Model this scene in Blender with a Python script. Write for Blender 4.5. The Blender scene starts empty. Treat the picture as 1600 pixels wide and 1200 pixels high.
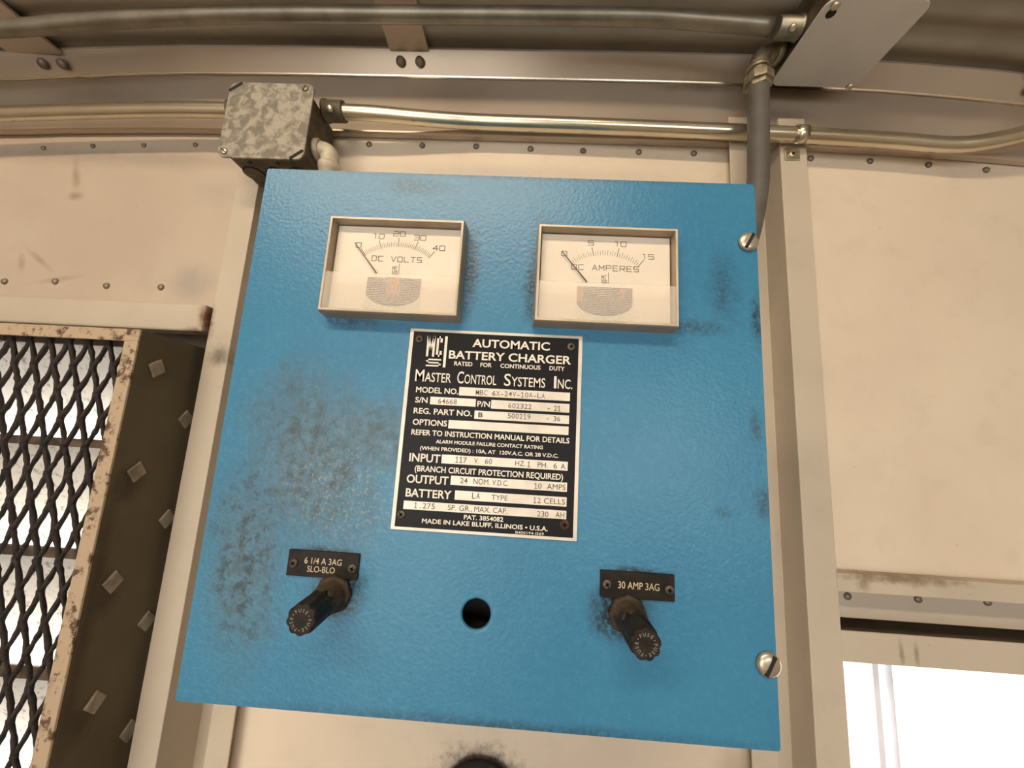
import bpy, bmesh, math, random
from mathutils import Vector, Matrix
random.seed(7)
SC = bpy.context.scene
COL = SC.collection
Z0 = 1.5                       # height of the charger's centre above the shed floor

# ------------------------------------------------------------------ camera
cam_d = bpy.data.cameras.new('camera'); cam = bpy.data.objects.new('camera', cam_d); COL.objects.link(cam)
cam_d.sensor_width = 36.0; cam_d.lens = 580.0 / 1600.0 * 36.0; cam_d.clip_start = .005; cam_d.clip_end = 200
CR = ((0.9980535267678861, -0.03453362568115445, -0.05192866649066275),
      (0.02618152654631853, 0.9877725393423885, -0.15368779453422393),
      (0.056601107532353014, 0.1520290735958202, 0.9867540095726531))
CP = (0.018883644972303222, -0.2091963124169108, -0.01078068128761879)
cam.matrix_world = Matrix(((CR[0][0], CR[0][2], -CR[0][1], CP[0]), (CR[1][0], CR[1][2], -CR[1][1], CP[1]),
                           (CR[2][0], CR[2][2], -CR[2][1], CP[2] + Z0), (0, 0, 0, 1)))
SC.camera = cam
# ------------------------------------------------------------------ daylight (overcast) and exposure
W = bpy.data.worlds.new('world'); SC.world = W; W.use_nodes = True
W.node_tree.nodes['Background'].inputs[0].default_value = (1.0, .985, .96, 1)
W.node_tree.nodes['Background'].inputs[1].default_value = 5.0
SC.view_settings.view_transform = 'Standard'; SC.view_settings.look = 'None'
SC.view_settings.exposure = 0.17; SC.view_settings.gamma = 1.0; SC.view_settings.use_curve_mapping = False
# fluorescent batten hung under the roof ridge behind the camera
lamp_d = bpy.data.lights.new('ceiling_batten', 'AREA'); lamp_d.shape = 'RECTANGLE'; lamp_d.size = 1.2; lamp_d.size_y = .10
lamp_d.energy = 15.5; lamp_d.color = (1.0, .80, .58)
lamp = bpy.data.objects.new('ceiling_batten', lamp_d); COL.objects.link(lamp); lamp.location = (-.40, -1.0, .88 + Z0)
lamp.rotation_euler = (math.radians(25), 0, 0)
try:
    SC.cycles.use_denoising = True
    SC.cycles.max_bounces = 10; SC.cycles.diffuse_bounces = 6
except Exception: pass

# ------------------------------------------------------------------ node helper
class NT:
    def __init__(s, name):
        s.m = bpy.data.materials.new(name); s.m.use_nodes = True; s.t = s.m.node_tree
        s.b = s.t.nodes['Principled BSDF']; s._pos = None; s._nc = {}
    def n(s, kind, **kw):
        nd = s.t.nodes.new(kind)
        for k, v in kw.items(): setattr(nd, k, v)
        return nd
    def put(s, sock, v):
        if isinstance(v, bpy.types.NodeSocket): s.t.links.new(v, sock)
        elif isinstance(v, (tuple, list)):
            if sock.type == 'RGBA' and len(v) == 3: v = (*v, 1)
            sock.default_value = v
        else: sock.default_value = v
    def pos(s):
        if s._pos is None:
            g = s.n('ShaderNodeNewGeometry'); a = s.n('ShaderNodeVectorMath', operation='SUBTRACT')
            s.put(a.inputs[0], g.outputs['Position']); a.inputs[1].default_value = (0, 0, Z0); s._pos = a.outputs[0]
        return s._pos
    def ma(s, op, a, b=0.0, clamp=False):
        nd = s.n('ShaderNodeMath', operation=op); nd.use_clamp = clamp
        s.put(nd.inputs[0], a); s.put(nd.inputs[1], b); return nd.outputs[0]
    def mul(s, *v):
        r = v[0]
        for q in v[1:]: r = s.ma('MULTIPLY', r, q)
        return r
    def mx(s, *v):
        r = v[0]
        for q in v[1:]: r = s.ma('MAXIMUM', r, q)
        return r
    def scaled(s, sc):
        nd = s.n('ShaderNodeVectorMath', operation='MULTIPLY'); s.put(nd.inputs[0], s.pos()); nd.inputs[1].default_value = sc
        return nd.outputs[0]
    def noise(s, scale, detail=3, rough=.55, vec=None, dist=0.0):
        key = (scale, detail, rough, dist)
        if vec is None and key in s._nc: return s._nc[key]
        nd = s.n('ShaderNodeTexNoise'); s.put(nd.inputs['Vector'], vec if vec is not None else s.pos())
        nd.inputs['Scale'].default_value = scale; nd.inputs['Detail'].default_value = detail
        nd.inputs['Roughness'].default_value = rough; nd.inputs['Distortion'].default_value = dist
        if vec is None: s._nc[key] = nd.outputs['Fac']
        return nd.outputs['Fac']
    def voro(s, scale, feature='F1', out='Distance', rnd=1.0):
        nd = s.n('ShaderNodeTexVoronoi', feature=feature); s.put(nd.inputs['Vector'], s.pos())
        nd.inputs['Scale'].default_value = scale; nd.inputs['Randomness'].default_value = rnd
        return nd.outputs[out]
    def ramp(s, v, a, b, lo=0.0, hi=1.0):
        nd = s.n('ShaderNodeMapRange', interpolation_type='SMOOTHSTEP'); s.put(nd.inputs[0], v)
        for i, q in enumerate((a, b, lo, hi)): nd.inputs[i + 1].default_value = q
        return nd.outputs[0]
    def ell(s, c, r, wob=0.0, wsc=60, soft=.0, rot=0.0):
        """1 inside the ellipsoid round c (axes r), falling to 0 at its rim; wob = ragged rim"""
        a = s.n('ShaderNodeVectorMath', operation='SUBTRACT'); s.put(a.inputs[0], s.pos()); a.inputs[1].default_value = c
        v = a.outputs[0]
        if rot:
            rt = s.n('ShaderNodeVectorRotate', rotation_type='Y_AXIS'); s.put(rt.inputs['Vector'], v); rt.inputs['Angle'].default_value = rot
            v = rt.outputs[0]
        d = s.n('ShaderNodeVectorMath', operation='DIVIDE'); s.put(d.inputs[0], v); d.inputs[1].default_value = r
        l = s.n('ShaderNodeVectorMath', operation='LENGTH'); s.put(l.inputs[0], d.outputs[0])
        q = l.outputs['Value']
        if wob: q = s.ma('ADD', q, s.mul(s.ma('SUBTRACT', s.noise(120 if wsc > 75 else 40, 4, .65), .5), wob))
        return s.ramp(q, 1.0, soft)
    def mix(s, f, a, b):
        nd = s.n('ShaderNodeMix', data_type='RGBA'); s.put(nd.inputs[0], f); s.put(nd.inputs[6], a); s.put(nd.inputs[7], b)
        return nd.outputs[2]
    def bump(s, h, strength=.3, dist=.001):
        nd = s.n('ShaderNodeBump'); nd.inputs['Strength'].default_value = strength; nd.inputs['Distance'].default_value = dist
        s.put(nd.inputs['Height'], h); s.t.links.new(nd.outputs[0], s.b.inputs['Normal'])
    def out(s, col=None, rough=None, metal=None, spec=None):
        if col is not None: s.put(s.b.inputs['Base Color'], col)
        if rough is not None: s.put(s.b.inputs['Roughness'], rough)
        if metal is not None: s.put(s.b.inputs['Metallic'], metal)
        if spec is not None: s.put(s.b.inputs['Specular IOR Level'], spec)
        return s.m

M = {}
def plain(name, col, rough=.5, metal=0.0, vary=.12, scale=40, spec=.5, bump=0.0):
    t = NT(name); c2 = tuple(max(0, c * (1 - vary * 2)) for c in col)
    f = t.ramp(t.noise(scale, 4), .35, .7)
    if bump: t.bump(t.noise(scale * 6, 4), bump, .001)
    M[name] = t.out(t.mix(f, col, c2), rough, metal, spec); return M[name]

# hammered blue enamel with the grime, oil and soot the door has collected
t = NT('blue_hammertone')
base = t.mix(t.ramp(t.noise(14, 2), .3, .75), (.032, .182, .330), (.040, .205, .352))
base = t.mix(t.mul(t.ramp(t.noise(260, 3, .6), .45, .72), .30), base, (.075, .27, .43))
d1 = t.ell((-.098, 0, -.026), (.052, .2, .075), .7, 35, .10, rot=.42)
d2 = t.ell((-.128, 0, -.080), (.030, .2, .078), .7, 45, .10, rot=.10)
d5 = t.ell((-.066, 0, -.012), (.046, .2, .034), .7, 40, .10)
veil = t.mx(d1, t.mul(d2, .8), t.mul(d5, .9))
mott = t.ramp(t.noise(210, 4, .7), .46, .55)
strk = t.ramp(t.noise(1.0, 4, .6, vec=t.scaled((120, 1, 22))), .38, .62)
base = t.mix(t.mul(veil, .50), base, (.120, .165, .180))
grey = t.mul(veil, t.ma('ADD', t.mul(mott, .55), t.mul(strk, .30), True))
base = t.mix(grey, base, (.060, .085, .092))
pale = t.mul(t.ell((-.080, 0, -.040), (.055, .2, .055), .8, 30), t.ramp(t.noise(420, 3, .7), .50, .64))  # pale grime speckle, doubling as fine glints painted into the enamel
base = t.mix(t.mul(pale, .65), base, (.27, .36, .39))
dk = t.mul(t.mx(d2, t.mul(d1, .5)), t.ramp(t.noise(140, 4, .7), .50, .60))
base = t.mix(t.mul(dk, .72), base, (.028, .040, .042))
spots = t.ramp(t.voro(95), .10, .04)
gate = t.ramp(t.noise(28, 2), .60, .68)
base = t.mix(t.mul(spots, gate, .75), base, (.02, .03, .035))
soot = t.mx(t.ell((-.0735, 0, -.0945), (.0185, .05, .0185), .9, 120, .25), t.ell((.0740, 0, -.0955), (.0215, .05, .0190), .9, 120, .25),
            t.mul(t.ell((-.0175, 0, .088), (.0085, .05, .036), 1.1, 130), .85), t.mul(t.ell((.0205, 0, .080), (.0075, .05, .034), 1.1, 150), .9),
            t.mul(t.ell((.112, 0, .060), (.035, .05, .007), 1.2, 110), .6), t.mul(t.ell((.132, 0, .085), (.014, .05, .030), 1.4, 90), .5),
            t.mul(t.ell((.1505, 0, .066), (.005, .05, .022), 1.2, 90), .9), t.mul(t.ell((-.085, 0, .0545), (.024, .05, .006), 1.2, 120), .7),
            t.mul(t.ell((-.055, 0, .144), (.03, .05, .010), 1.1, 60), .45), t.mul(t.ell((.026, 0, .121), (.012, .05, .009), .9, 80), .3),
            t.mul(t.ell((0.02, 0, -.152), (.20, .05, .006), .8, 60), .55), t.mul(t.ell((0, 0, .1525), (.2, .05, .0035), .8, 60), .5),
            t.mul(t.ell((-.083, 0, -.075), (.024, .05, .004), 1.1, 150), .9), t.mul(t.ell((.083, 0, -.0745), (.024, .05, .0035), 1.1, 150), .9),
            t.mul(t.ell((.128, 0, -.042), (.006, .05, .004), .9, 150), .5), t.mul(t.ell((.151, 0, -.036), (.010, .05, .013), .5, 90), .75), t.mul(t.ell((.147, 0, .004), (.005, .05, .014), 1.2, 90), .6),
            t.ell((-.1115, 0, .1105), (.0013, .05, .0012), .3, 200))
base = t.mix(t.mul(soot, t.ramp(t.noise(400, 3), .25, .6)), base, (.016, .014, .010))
rg = t.ma('ADD', t.mul(grey, .22), .36, True)
t.bump(t.ma('ADD', t.voro(560, 'SMOOTH_F1'), t.mul(t.noise(500, 2, .5), .9)), .13, .0010)
M['blue'] = t.out(base, rg, 0.0, .5)

def cream(name, a, b, marks=(), rough=.45, grey=.0, metal=0.0):
    t = NT(name)
    c = t.mix(t.ramp(t.noise(5, 3), .35, .7), a, b)
    c = t.mix(t.mul(t.ramp(t.noise(26, 4, .6), .5, .75), .22), c, tuple(q * .72 for q in a))
    c = t.mix(t.mul(t.ramp(t.voro(70), .07, .02), t.ramp(t.noise(20, 2), .55, .65), .7), c, (.10, .07, .05))
    for (cc, rr, wob, wsc, colr, amt, rot) in marks:
        c = t.mix(t.mul(t.ell(cc, rr, wob, wsc, 0.0, rot), amt), c, colr)
    t.bump(t.noise(18, 3), .12, .004)
    M[name] = t.out(c, rough, metal, .4); return M[name]
cream('wall_paint', (.74, .63, .49), (.68, .57, .44), (
    ((-.006, .235, -.358), (.058, .05, .040), 1.3, 110, (.03, .02, .012), .95, 0),
    ((.255, .235, -.34), (.03, .05, .05), .6, 40, (.30, .22, .13), .5, 0),
    ((-.03, .235, .34), (.3, .1, .02), .7, 20, (.45, .39, .34), .5, 0)))  # last mark: soft shadow below the rail, painted across the panel top
cream('wall_paint_worn_shaded', (.53, .44, .345), (.48, .39, .305), (  # scuffed paint, base colour also darkened for the dimmer left side
    ((-.612, .235, .315), (.010, .05, .035), .9, 50, (.30, .22, .155), .75, .25),
    ((-.605, .235, .285), (.016, .05, .010), .9, 60, (.26, .19, .13), .75, 0),
    ((-.63, .235, .19), (.035, .05, .006), .9, 50, (.30, .22, .155), .6, -.6),
    ((-.60, .235, .165), (.05, .05, .006), .9, 50, (.34, .25, .18), .55, .2),
    ((-.655, .235, .185), (.008, .05, .02), .9, 50, (.30, .22, .155), .6, .3),
    ((-.42, .235, .17), (.045, .05, .04), .8, 30, (.36, .32, .27), .75, 0),
    ((-.41, .235, .30), (.05, .05, .03), .9, 25, (.42, .37, .30), .6, 0),
    ((-.55, .235, .345), (.35, .05, .022), .6, 25, (.30, .25, .20), .6, 0)))  # last mark paints the under-rail shadow as a dark band
RUST = (.15, .048, .014)
cream('frame_metal', (.56, .485, .38), (.50, .43, .335), (
    ((-.374, .22, .118), (.010, .05, .034), .9, 120, RUST, .95, .12),
    ((-.383, .22, .098), (.018, .05, .009), .9, 120, RUST, .8, 0),
    ((-.352, .22, .070), (.022, .05, .018), 1.0, 90, (.10, .08, .05), .75, 0),
    ((.43, .22, -.131), (.09, .05, .009), 1.3, 90, (.16, .11, .06), .8, 0),
    ((.388, .22, -.138), (.012, .05, .012), 1.2, 120, (.20, .14, .08), .7, 0),
    ((.420, .22, -.204), (.004, .05, .018), .9, 120, (.20, .15, .10), .7, 0),
    ((.435, .22, -.204), (.004, .05, .018), .9, 120, (.20, .15, .10), .7, 0)), .42)
# top rail: satin aluminium, darker brown patches
t = NT('rail_metal')
c = t.mix(t.ramp(t.noise(4, 3), .35, .7), (.56, .475, .38), (.48, .40, .32))
for cc, rr, a in (((-.60, .2, .43), (.10, .2, .03), .35), ((-.10, .2, .445), (.13, .2, .03), .30), ((.235, .2, .468), (.10, .06, .014), .85), ((.33, .2, .425), (.07, .2, .02), .6)):
    c = t.mix(t.mul(t.ell(cc, rr, .6, 30), a), c, (.17, .125, .075))
M['rail'] = t.out(c, .28, .50, .5)

# galvanised spangle
t = NT('galvanised')
c = t.mix(t.ramp(t.noise(95, 3, .55, dist=.5), .38, .62), (.19, .17, .135), (.37, .34, .275))
c = t.mix(t.mul(t.ramp(t.noise(150, 3), .55, .72), .35), c, (.14, .12, .09))
M['galv'] = t.out(c, .55, .25, .4)
plain('galvanised_dark', (.125, .10, .065), .6, .3, .25, 60)
# zinc conduit
t = NT('conduit_zinc')
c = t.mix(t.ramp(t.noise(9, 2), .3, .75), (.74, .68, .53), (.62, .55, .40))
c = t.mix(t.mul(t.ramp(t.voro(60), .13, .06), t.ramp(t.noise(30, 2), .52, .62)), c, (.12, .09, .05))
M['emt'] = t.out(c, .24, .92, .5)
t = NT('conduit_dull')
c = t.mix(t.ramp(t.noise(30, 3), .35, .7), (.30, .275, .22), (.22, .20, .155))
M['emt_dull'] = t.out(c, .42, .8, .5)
plain('grey_plastic', (.125, .116, .100), .5, 0, .1, 30, spec=.35)
plain('die_cast', (.34, .29, .20), .45, .6, .2, 120, bump=.15)
plain('ivory_bushing', (.60, .53, .40), .5, .1, .15, 90)
plain('plate_grey', (.56, .54, .51), .5, .1, .06, 12)
plain('roof_sheet', (.36, .32, .26), .42, .3, .12, 6)
plain('bright_screw', (.66, .58, .44), .32, .75, .15, 200)
plain('dark_screw', (.16, .13, .085), .5, .5, .3, 300)
plain('rusty_screw', (.10, .05, .018), .75, .2, .35, 300)
plain('rivet_metal', (.27, .22, .165), .45, .5, .15, 60)
plain('black_slot', (.012, .010, .008), .8)
plain('black_enamel', (.010, .009, .010), .38, 0, .15, 30, spec=.16)
plain('silver_plate', (.74, .67, .56), .38, .25, .08, 60)
plain('print_black', (.05, .042, .036), .6)
plain('print_typed', (.15, .12, .10), .7)
plain('print_silver', (.78, .72, .61), .45, .1, .03, 60)
plain('label_black', (.022, .016, .011), .45, 0, .3, 90, spec=.2)
plain('label_text', (.62, .52, .33), .6)
plain('fuse_brown', (.055, .036, .018), .7, 0, .4, 130, bump=.5)
plain('fuse_black', (.026, .020, .015), .55, 0, .3, 120, spec=.25, bump=.2)
plain('fuse_print', (.26, .23, .19), .7)
plain('dial_card', (.86, .77, .63), .6, 0, .03, 30)
plain('dial_print', (.25, .20, .165), .7)
plain('needle_black', (.06, .045, .04), .5)
plain('coil_grey', (.13, .115, .095), .7, 0, .15, 60)
plain('coil_line', (.50, .44, .36), .7)
plain('coil_window', (.78, .74, .58), .6, 0, .04)
plain('coil_orange', (.48, .27, .18), .6)
plain('case_plastic', (.40, .315, .215), .3, 0, .12, 40)
plain('case_edge', (.62, .53, .40), .25, 0, .1, 60)
plain('rubber', (.010, .008, .006), .8, 0, .3, 120, bump=.4)
plain('mesh_dirt', (.035, .024, .020), .85, 0, .35, 160, bump=.6)
plain('floor_concrete', (.34, .27, .19), .8, 0, .1, 6)
plain('shed_side', (.44, .36, .27), .6, 0, .06, 4)
plain('ground_gravel', (.66, .64, .60), .9, 0, .1, 3)
plain('outer_wall', (.10, .075, .05), .8, 0, .15, 10)
plain('blade_edge', (.16, .11, .07), .7, 0, .35, 60, bump=.3)
plain('window_white', (.86, .87, .92), .5, 0, .03)
# louvre blades: cream, speckled with dust
t = NT('louvre_paint')
c = t.mix(t.ramp(t.noise(120, 4, .7), .52, .72), (.86, .83, .77), (.34, .30, .26))
M['blade'] = t.out(c, .7)
t = NT('vent_frame_rust')
c = t.mix(t.ramp(t.noise(90, 5, .7), .50, .62), (.46, .35, .235), (.10, .055, .028))
t.bump(t.noise(200, 4), .4, .001); M['vent_frame'] = t.out(c, .65, .1)
t = NT('vent_side')
c = t.mix(t.ramp(t.noise(10, 3), .3, .7), (.125, .095, .055), (.09, .066, .037))
for z in (-.064, -.171, -.282): c = t.mix(t.mul(t.ell((-.38, .171, z - .012), (.05, .018, .03), .9, 90), .7), c, (.035, .02, .01))  # nut shadows painted into the panel colour, left and below
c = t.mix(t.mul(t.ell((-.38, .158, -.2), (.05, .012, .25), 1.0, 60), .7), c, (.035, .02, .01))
M['vent_side'] = t.out(c, .6, .1)
plain('tab_metal', (.33, .275, .20), .6, .1, .2, 80)
def glassy(name, fac, tint=(1, 1, 1), frost=None):
    m = bpy.data.materials.new(name); m.use_nodes = True; t = m.node_tree; t.nodes.clear()
    o = t.nodes.new('ShaderNodeOutputMaterial'); a = t.nodes.new('ShaderNodeBsdfTransparent'); a.inputs[0].default_value = (*tint, 1)
    if frost: b = t.nodes.new('ShaderNodeBsdfDiffuse'); b.inputs[0].default_value = (*frost, 1)
    else: b = t.nodes.new('ShaderNodeBsdfGlossy'); b.inputs['Roughness'].default_value = .08
    x = t.nodes.new('ShaderNodeMixShader'); x.inputs[0].default_value = fac
    t.links.new(a.outputs[0], x.inputs[1]); t.links.new(b.outputs[0], x.inputs[2]); t.links.new(x.outputs[0], o.inputs[0]); M[name] = m
glassy('clear_plastic', .035); glassy('window_glass', .06)
glassy('frosted_plastic', .27, (1, 1, 1), (.84, .77, .67))

# ------------------------------------------------------------------ mesh helpers (all coordinates: x right, y into the wall, z from charger centre)
def quad(bm, a, b, c, d, mi=0):
    f = bm.faces.new([bm.verts.new(p) for p in (a, b, c, d)]); f.material_index = mi; return f
def box(bm, x0, x1, y0, y1, z0, z1, mi=0):
    v = [bm.verts.new((x, y, z)) for x in (x0, x1) for y in (y0, y1) for z in (z0, z1)]
    for q in ((0, 1, 3, 2), (4, 6, 7, 5), (0, 4, 5, 1), (2, 3, 7, 6), (0, 2, 6, 4), (1, 5, 7, 3)):
        bm.faces.new([v[i] for i in q]).material_index = mi
    return v
def frame_of(d):
    d = Vector(d).normalized(); up = Vector((0, 0, 1)) if abs(d.z) < .9 else Vector((1, 0, 0))
    a = d.cross(up).normalized(); return d, a, a.cross(d).normalized()
def loft(bm, rings, mi=0, cap=True, closed=True):
    R = [[bm.verts.new(p) for p in r] for r in rings]
    n = len(R[0])
    for i in range(len(R) - 1):
        for j in range(n if closed else n - 1):
            f = bm.faces.new((R[i][j], R[i][(j + 1) % n], R[i + 1][(j + 1) % n], R[i + 1][j])); f.material_index = mi; f.smooth = True
    if cap and closed:
        for r in (R[0], R[-1]):
            f = bm.faces.new(r); f.material_index = mi
    return R
def circ(c, a, b, r, n, ph=0): return [c + a * (r * math.cos(ph + 2 * math.pi * k / n)) + b * (r * math.sin(ph + 2 * math.pi * k / n)) for k in range(n)]
def cyl(bm, p0, p1, r, n=20, r1=None, mi=0):
    p0, p1 = Vector(p0), Vector(p1); d, a, b = frame_of(p1 - p0); loft(bm, [circ(p0, a, b, r, n), circ(p1, a, b, r1 if r1 is not None else r, n)], mi)
def lathe(bm, p0, axis, prof, n=24, mi=0):
    p0 = Vector(p0); d, a, b = frame_of(axis); loft(bm, [circ(p0 + d * h, a, b, max(r, 1e-5), n) for r, h in prof], mi)
def smooth_path(pts, k=6):
    pts = [Vector(p) for p in pts]; P = [pts[0] * 2 - pts[1]] + pts + [pts[-1] * 2 - pts[-2]]; o = []
    for i in range(1, len(P) - 2):
        for j in range(k):
            t = j / k; a, b, c, d = P[i - 1:i + 3]
            o.append(.5 * ((2 * b) + (c - a) * t + (2 * a - 5 * b + 4 * c - d) * t * t + (3 * b - a - 3 * c + d) * t ** 3))
    return o + [pts[-1]]
def tube(bm, pts, r, n=16, mi=0, smooth=True, k=6):
    P = smooth_path(pts, k) if smooth else [Vector(p) for p in pts]; rings = []
    ref = None
    for i, p in enumerate(P):
        d = (P[min(i + 1, len(P) - 1)] - P[max(i - 1, 0)]).normalized()
        if ref is None: _, a, _ = frame_of(d)
        else: a = (ref - d * ref.dot(d)).normalized()
        ref = a; rings.append(circ(p, a, d.cross(a), r, n))
    loft(bm, rings, mi)
def prism(bm, outl, y0, y1, mi=0, axis='y'):
    """outline in x,z extruded along y"""
    A = [bm.verts.new((x, y0, z)) for x, z in outl]; B = [bm.verts.new((x, y1, z)) for x, z in outl]; n = len(A)
    for f in (A, B[::-1]): bm.faces.new(f).material_index = mi
    for i in range(n): bm.faces.new((A[i], A[(i + 1) % n], B[(i + 1) % n], B[i])).material_index = mi
def rrect(x0, x1, z0, z1, r, k=4):
    o = []
    for cx, cz, a0 in ((x1 - r, z1 - r, 0), (x0 + r, z1 - r, 90), (x0 + r, z0 + r, 180), (x1 - r, z0 + r, 270)):
        for j in range(k + 1):
            a = math.radians(a0 + 90 * j / k); o.append((cx + r * math.cos(a), cz + r * math.sin(a)))
    return o
ORG = {}
def root(name, loc, label, cat, group=None):
    o = bpy.data.objects.new(name, None); COL.objects.link(o); o.empty_display_size = .02
    o.location = (loc[0], loc[1], loc[2] + Z0); ORG[o.name] = Vector(o.location); tag(o, label, cat, group); return o
def tag(o, label=None, cat=None, group=None, kind=None):
    for k, v in (('label', label), ('category', cat), ('group', group), ('kind', kind)):
        if v: o[k] = v
    return o
def obj(name, bm, mats, parent=None, bevel=0.0, loc=None, seg=2, recalc=True):
    """link the bmesh as one mesh object; its origin is put at loc (default: centre of its bottom)"""
    if recalc: bmesh.ops.recalc_face_normals(bm, faces=bm.faces)
    vs = [v.co.copy() for v in bm.verts]
    lo = Vector([min(v[i] for v in vs) for i in range(3)]); hi = Vector([max(v[i] for v in vs) for i in range(3)])
    c = Vector(loc) if loc is not None else Vector(((lo.x + hi.x) / 2, (lo.y + hi.y) / 2, lo.z))
    for v in bm.verts: v.co -= c
    me = bpy.data.meshes.new(name); bm.to_mesh(me); bm.free()
    for m in (mats if isinstance(mats, (list, tuple)) else [mats]): me.materials.append(M[m])
    o = bpy.data.objects.new(name, me); COL.objects.link(o)
    wl = c + Vector((0, 0, Z0)); ORG[o.name] = wl
    if parent is not None:
        o.parent = parent; o.location = wl - ORG[parent.name]
    else: o.location = wl
    if bevel:
        b = o.modifiers.new('bevel', 'BEVEL'); b.width = bevel; b.segments = seg; b.limit_method = 'ANGLE'; b.angle_limit = math.radians(40)
        try: b.harden_normals = False
        except Exception: pass
    return o
def dup(src, parent, world):
    o = src.copy(); COL.objects.link(o); wl = Vector(world) + Vector((0, 0, Z0)); ORG[o.name] = wl
    o.parent = parent; o.location = wl - (ORG[parent.name] if parent else Vector()); return o
def B(): return bmesh.new()
def interp(tab, x):
    if x <= tab[0][0]: return tab[0][1]
    for (a, u), (b, v) in zip(tab, tab[1:]):
        if x <= b:
            t = (x - a) / (b - a); t = t * t * (3 - 2 * t) * .5 + t * .5; return u + (v - u) * t
    return tab[-1][1]

# ------------------------------------------------------------------ lettering
_tc = {}
def glyphs(text, bold):
    k = (text, bold)
    if k not in _tc:
        cu = bpy.data.curves.new('tmp_text', 'FONT'); cu.body = text; cu.size = 1.0; cu.resolution_u = 3; cu.offset = bold
        o = bpy.data.objects.new('tmp_text', cu); COL.objects.link(o)
        dg = bpy.context.evaluated_depsgraph_get(); me = bpy.data.meshes.new_from_object(o.evaluated_get(dg))
        vs = [(v.co.x, v.co.y) for v in me.vertices]; fs = [tuple(p.vertices) for p in me.polygons]
        bpy.data.objects.remove(o); bpy.data.curves.remove(cu); bpy.data.meshes.remove(me)
        _tc[k] = (vs, fs)
    return _tc[k]
def cap_h(bold): return max(v[1] for v in glyphs('H', bold)[0])
def put_text(bm, text, x0, x1, zb, cap, y, bold=.012, mi=0):
    vs, fs = glyphs(text, bold); a = min(v[0] for v in vs); b = max(v[0] for v in vs)
    sx = (x1 - x0) / (b - a); sz = cap / cap_h(bold)
    V = [bm.verts.new((x0 + (v[0] - a) * sx, y, zb + v[1] * sz)) for v in vs]
    for f in fs:
        try: bm.faces.new([V[i] for i in f]).material_index = mi
        except ValueError: pass
def put_typed(bm, text, x0, x1, zb, cap, y, mi=0):
    p = (x1 - x0) / len(text)
    for i, ch in enumerate(text):
        if ch == ' ': continue
        if ch == '1':
            c = x0 + p * (i + .5); lw = cap * .13
            for a, b in (((0, 0), (0, 1)), ((-.25, 0), (.25, 0)), ((-.25, .82), (0, 1))): seg2(bm, (c + a[0] * cap, zb + a[1] * cap), (c + b[0] * cap, zb + b[1] * cap), lw, y, mi)
            continue
        vs, _ = glyphs(ch, .0); w = max(v[0] for v in vs) - min(v[0] for v in vs)
        gw = min(p * .84, cap * .78) if ch not in '1.-' else (cap * .45 if ch == '1' else cap * .22 if ch == '.' else p * .7)
        c = x0 + p * (i + .5); put_text(bm, ch, c - gw / 2, c + gw / 2, zb, cap, y, .004, mi)
STROKE = {'0': [[(.4, 0), (3.6, 0), (4, .4), (4, 5.6), (3.6, 6), (.4, 6), (0, 5.6), (0, .4), (.4, 0)]], '1': [[(1, 6), (2.4, 6), (2.4, 0)]],
 '2': [[(0, 6), (3.6, 6), (4, 5.6), (4, 3.4), (3.6, 3), (.4, 3), (0, 2.6), (0, 0), (4, 0)]], '3': [[(0, 6), (3.6, 6), (4, 5.6), (4, .4), (3.6, 0), (0, 0)], [(.8, 3), (4, 3)]],
 '4': [[(3, 0), (3, 6), (0, 2), (4.3, 2)]], '5': [[(4, 6), (0, 6), (0, 3.3), (3.6, 3.3), (4, 2.9), (4, .4), (3.6, 0), (0, 0)]],
 'D': [[(0, 0), (3.5, 0), (4, .5), (4, 5.5), (3.5, 6), (0, 6), (0, 0)]], 'C': [[(4, 6), (.4, 6), (0, 5.6), (0, .4), (.4, 0), (4, 0)]], 'V': [[(0, 6), (2, 0), (4, 6)]],
 'O': [[(.4, 0), (3.6, 0), (4, .4), (4, 5.6), (3.6, 6), (.4, 6), (0, 5.6), (0, .4), (.4, 0)]], 'L': [[(0, 6), (0, 0), (4, 0)]], 'T': [[(0, 6), (4, 6)], [(2, 6), (2, 0)]],
 'S': [[(4, 6), (.4, 6), (0, 5.6), (0, 3.4), (.4, 3), (3.6, 3), (4, 2.6), (4, .4), (3.6, 0), (0, 0)]], 'A': [[(0, 0), (2, 6), (4, 0)], [(.8, 2), (3.2, 2)]],
 'M': [[(0, 0), (0, 6), (2, 2), (4, 6), (4, 0)]], 'P': [[(0, 0), (0, 6), (3.6, 6), (4, 5.6), (4, 3.2), (3.6, 2.8), (0, 2.8)]], 'E': [[(4, 6), (0, 6), (0, 0), (4, 0)], [(0, 3), (3.4, 3)]],
 'R': [[(0, 0), (0, 6), (3.6, 6), (4, 5.6), (4, 3.2), (3.6, 2.8), (0, 2.8)], [(2.2, 2.8), (4, 0)]]}
def seg2(bm, p, q, w, y, mi=0):
    dx, dz = q[0] - p[0], q[1] - p[1]; l = math.hypot(dx, dz) or 1; dx, dz = dx / l * w / 2, dz / l * w / 2
    p = (p[0] - dx * .7, p[1] - dz * .7); q = (q[0] + dx * .7, q[1] + dz * .7)
    quad(bm, (p[0] - dz, y, p[1] + dx), (p[0] + dz, y, p[1] - dx), (q[0] + dz, y, q[1] - dx), (q[0] - dz, y, q[1] + dx), mi)
def put_stroke(bm, text, xc, zb, w, h, y, gap, lw, mi=0):
    tot = len(text) * w + (len(text) - 1) * gap; x = xc - tot / 2
    for ch in text:
        for pl in STROKE.get(ch, []):
            for a, b in zip(pl, pl[1:]): seg2(bm, (x + a[0] / 4 * w, zb + a[1] / 6 * h), (x + b[0] / 4 * w, zb + b[1] / 6 * h), lw, y, mi)
        x += w + gap
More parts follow.
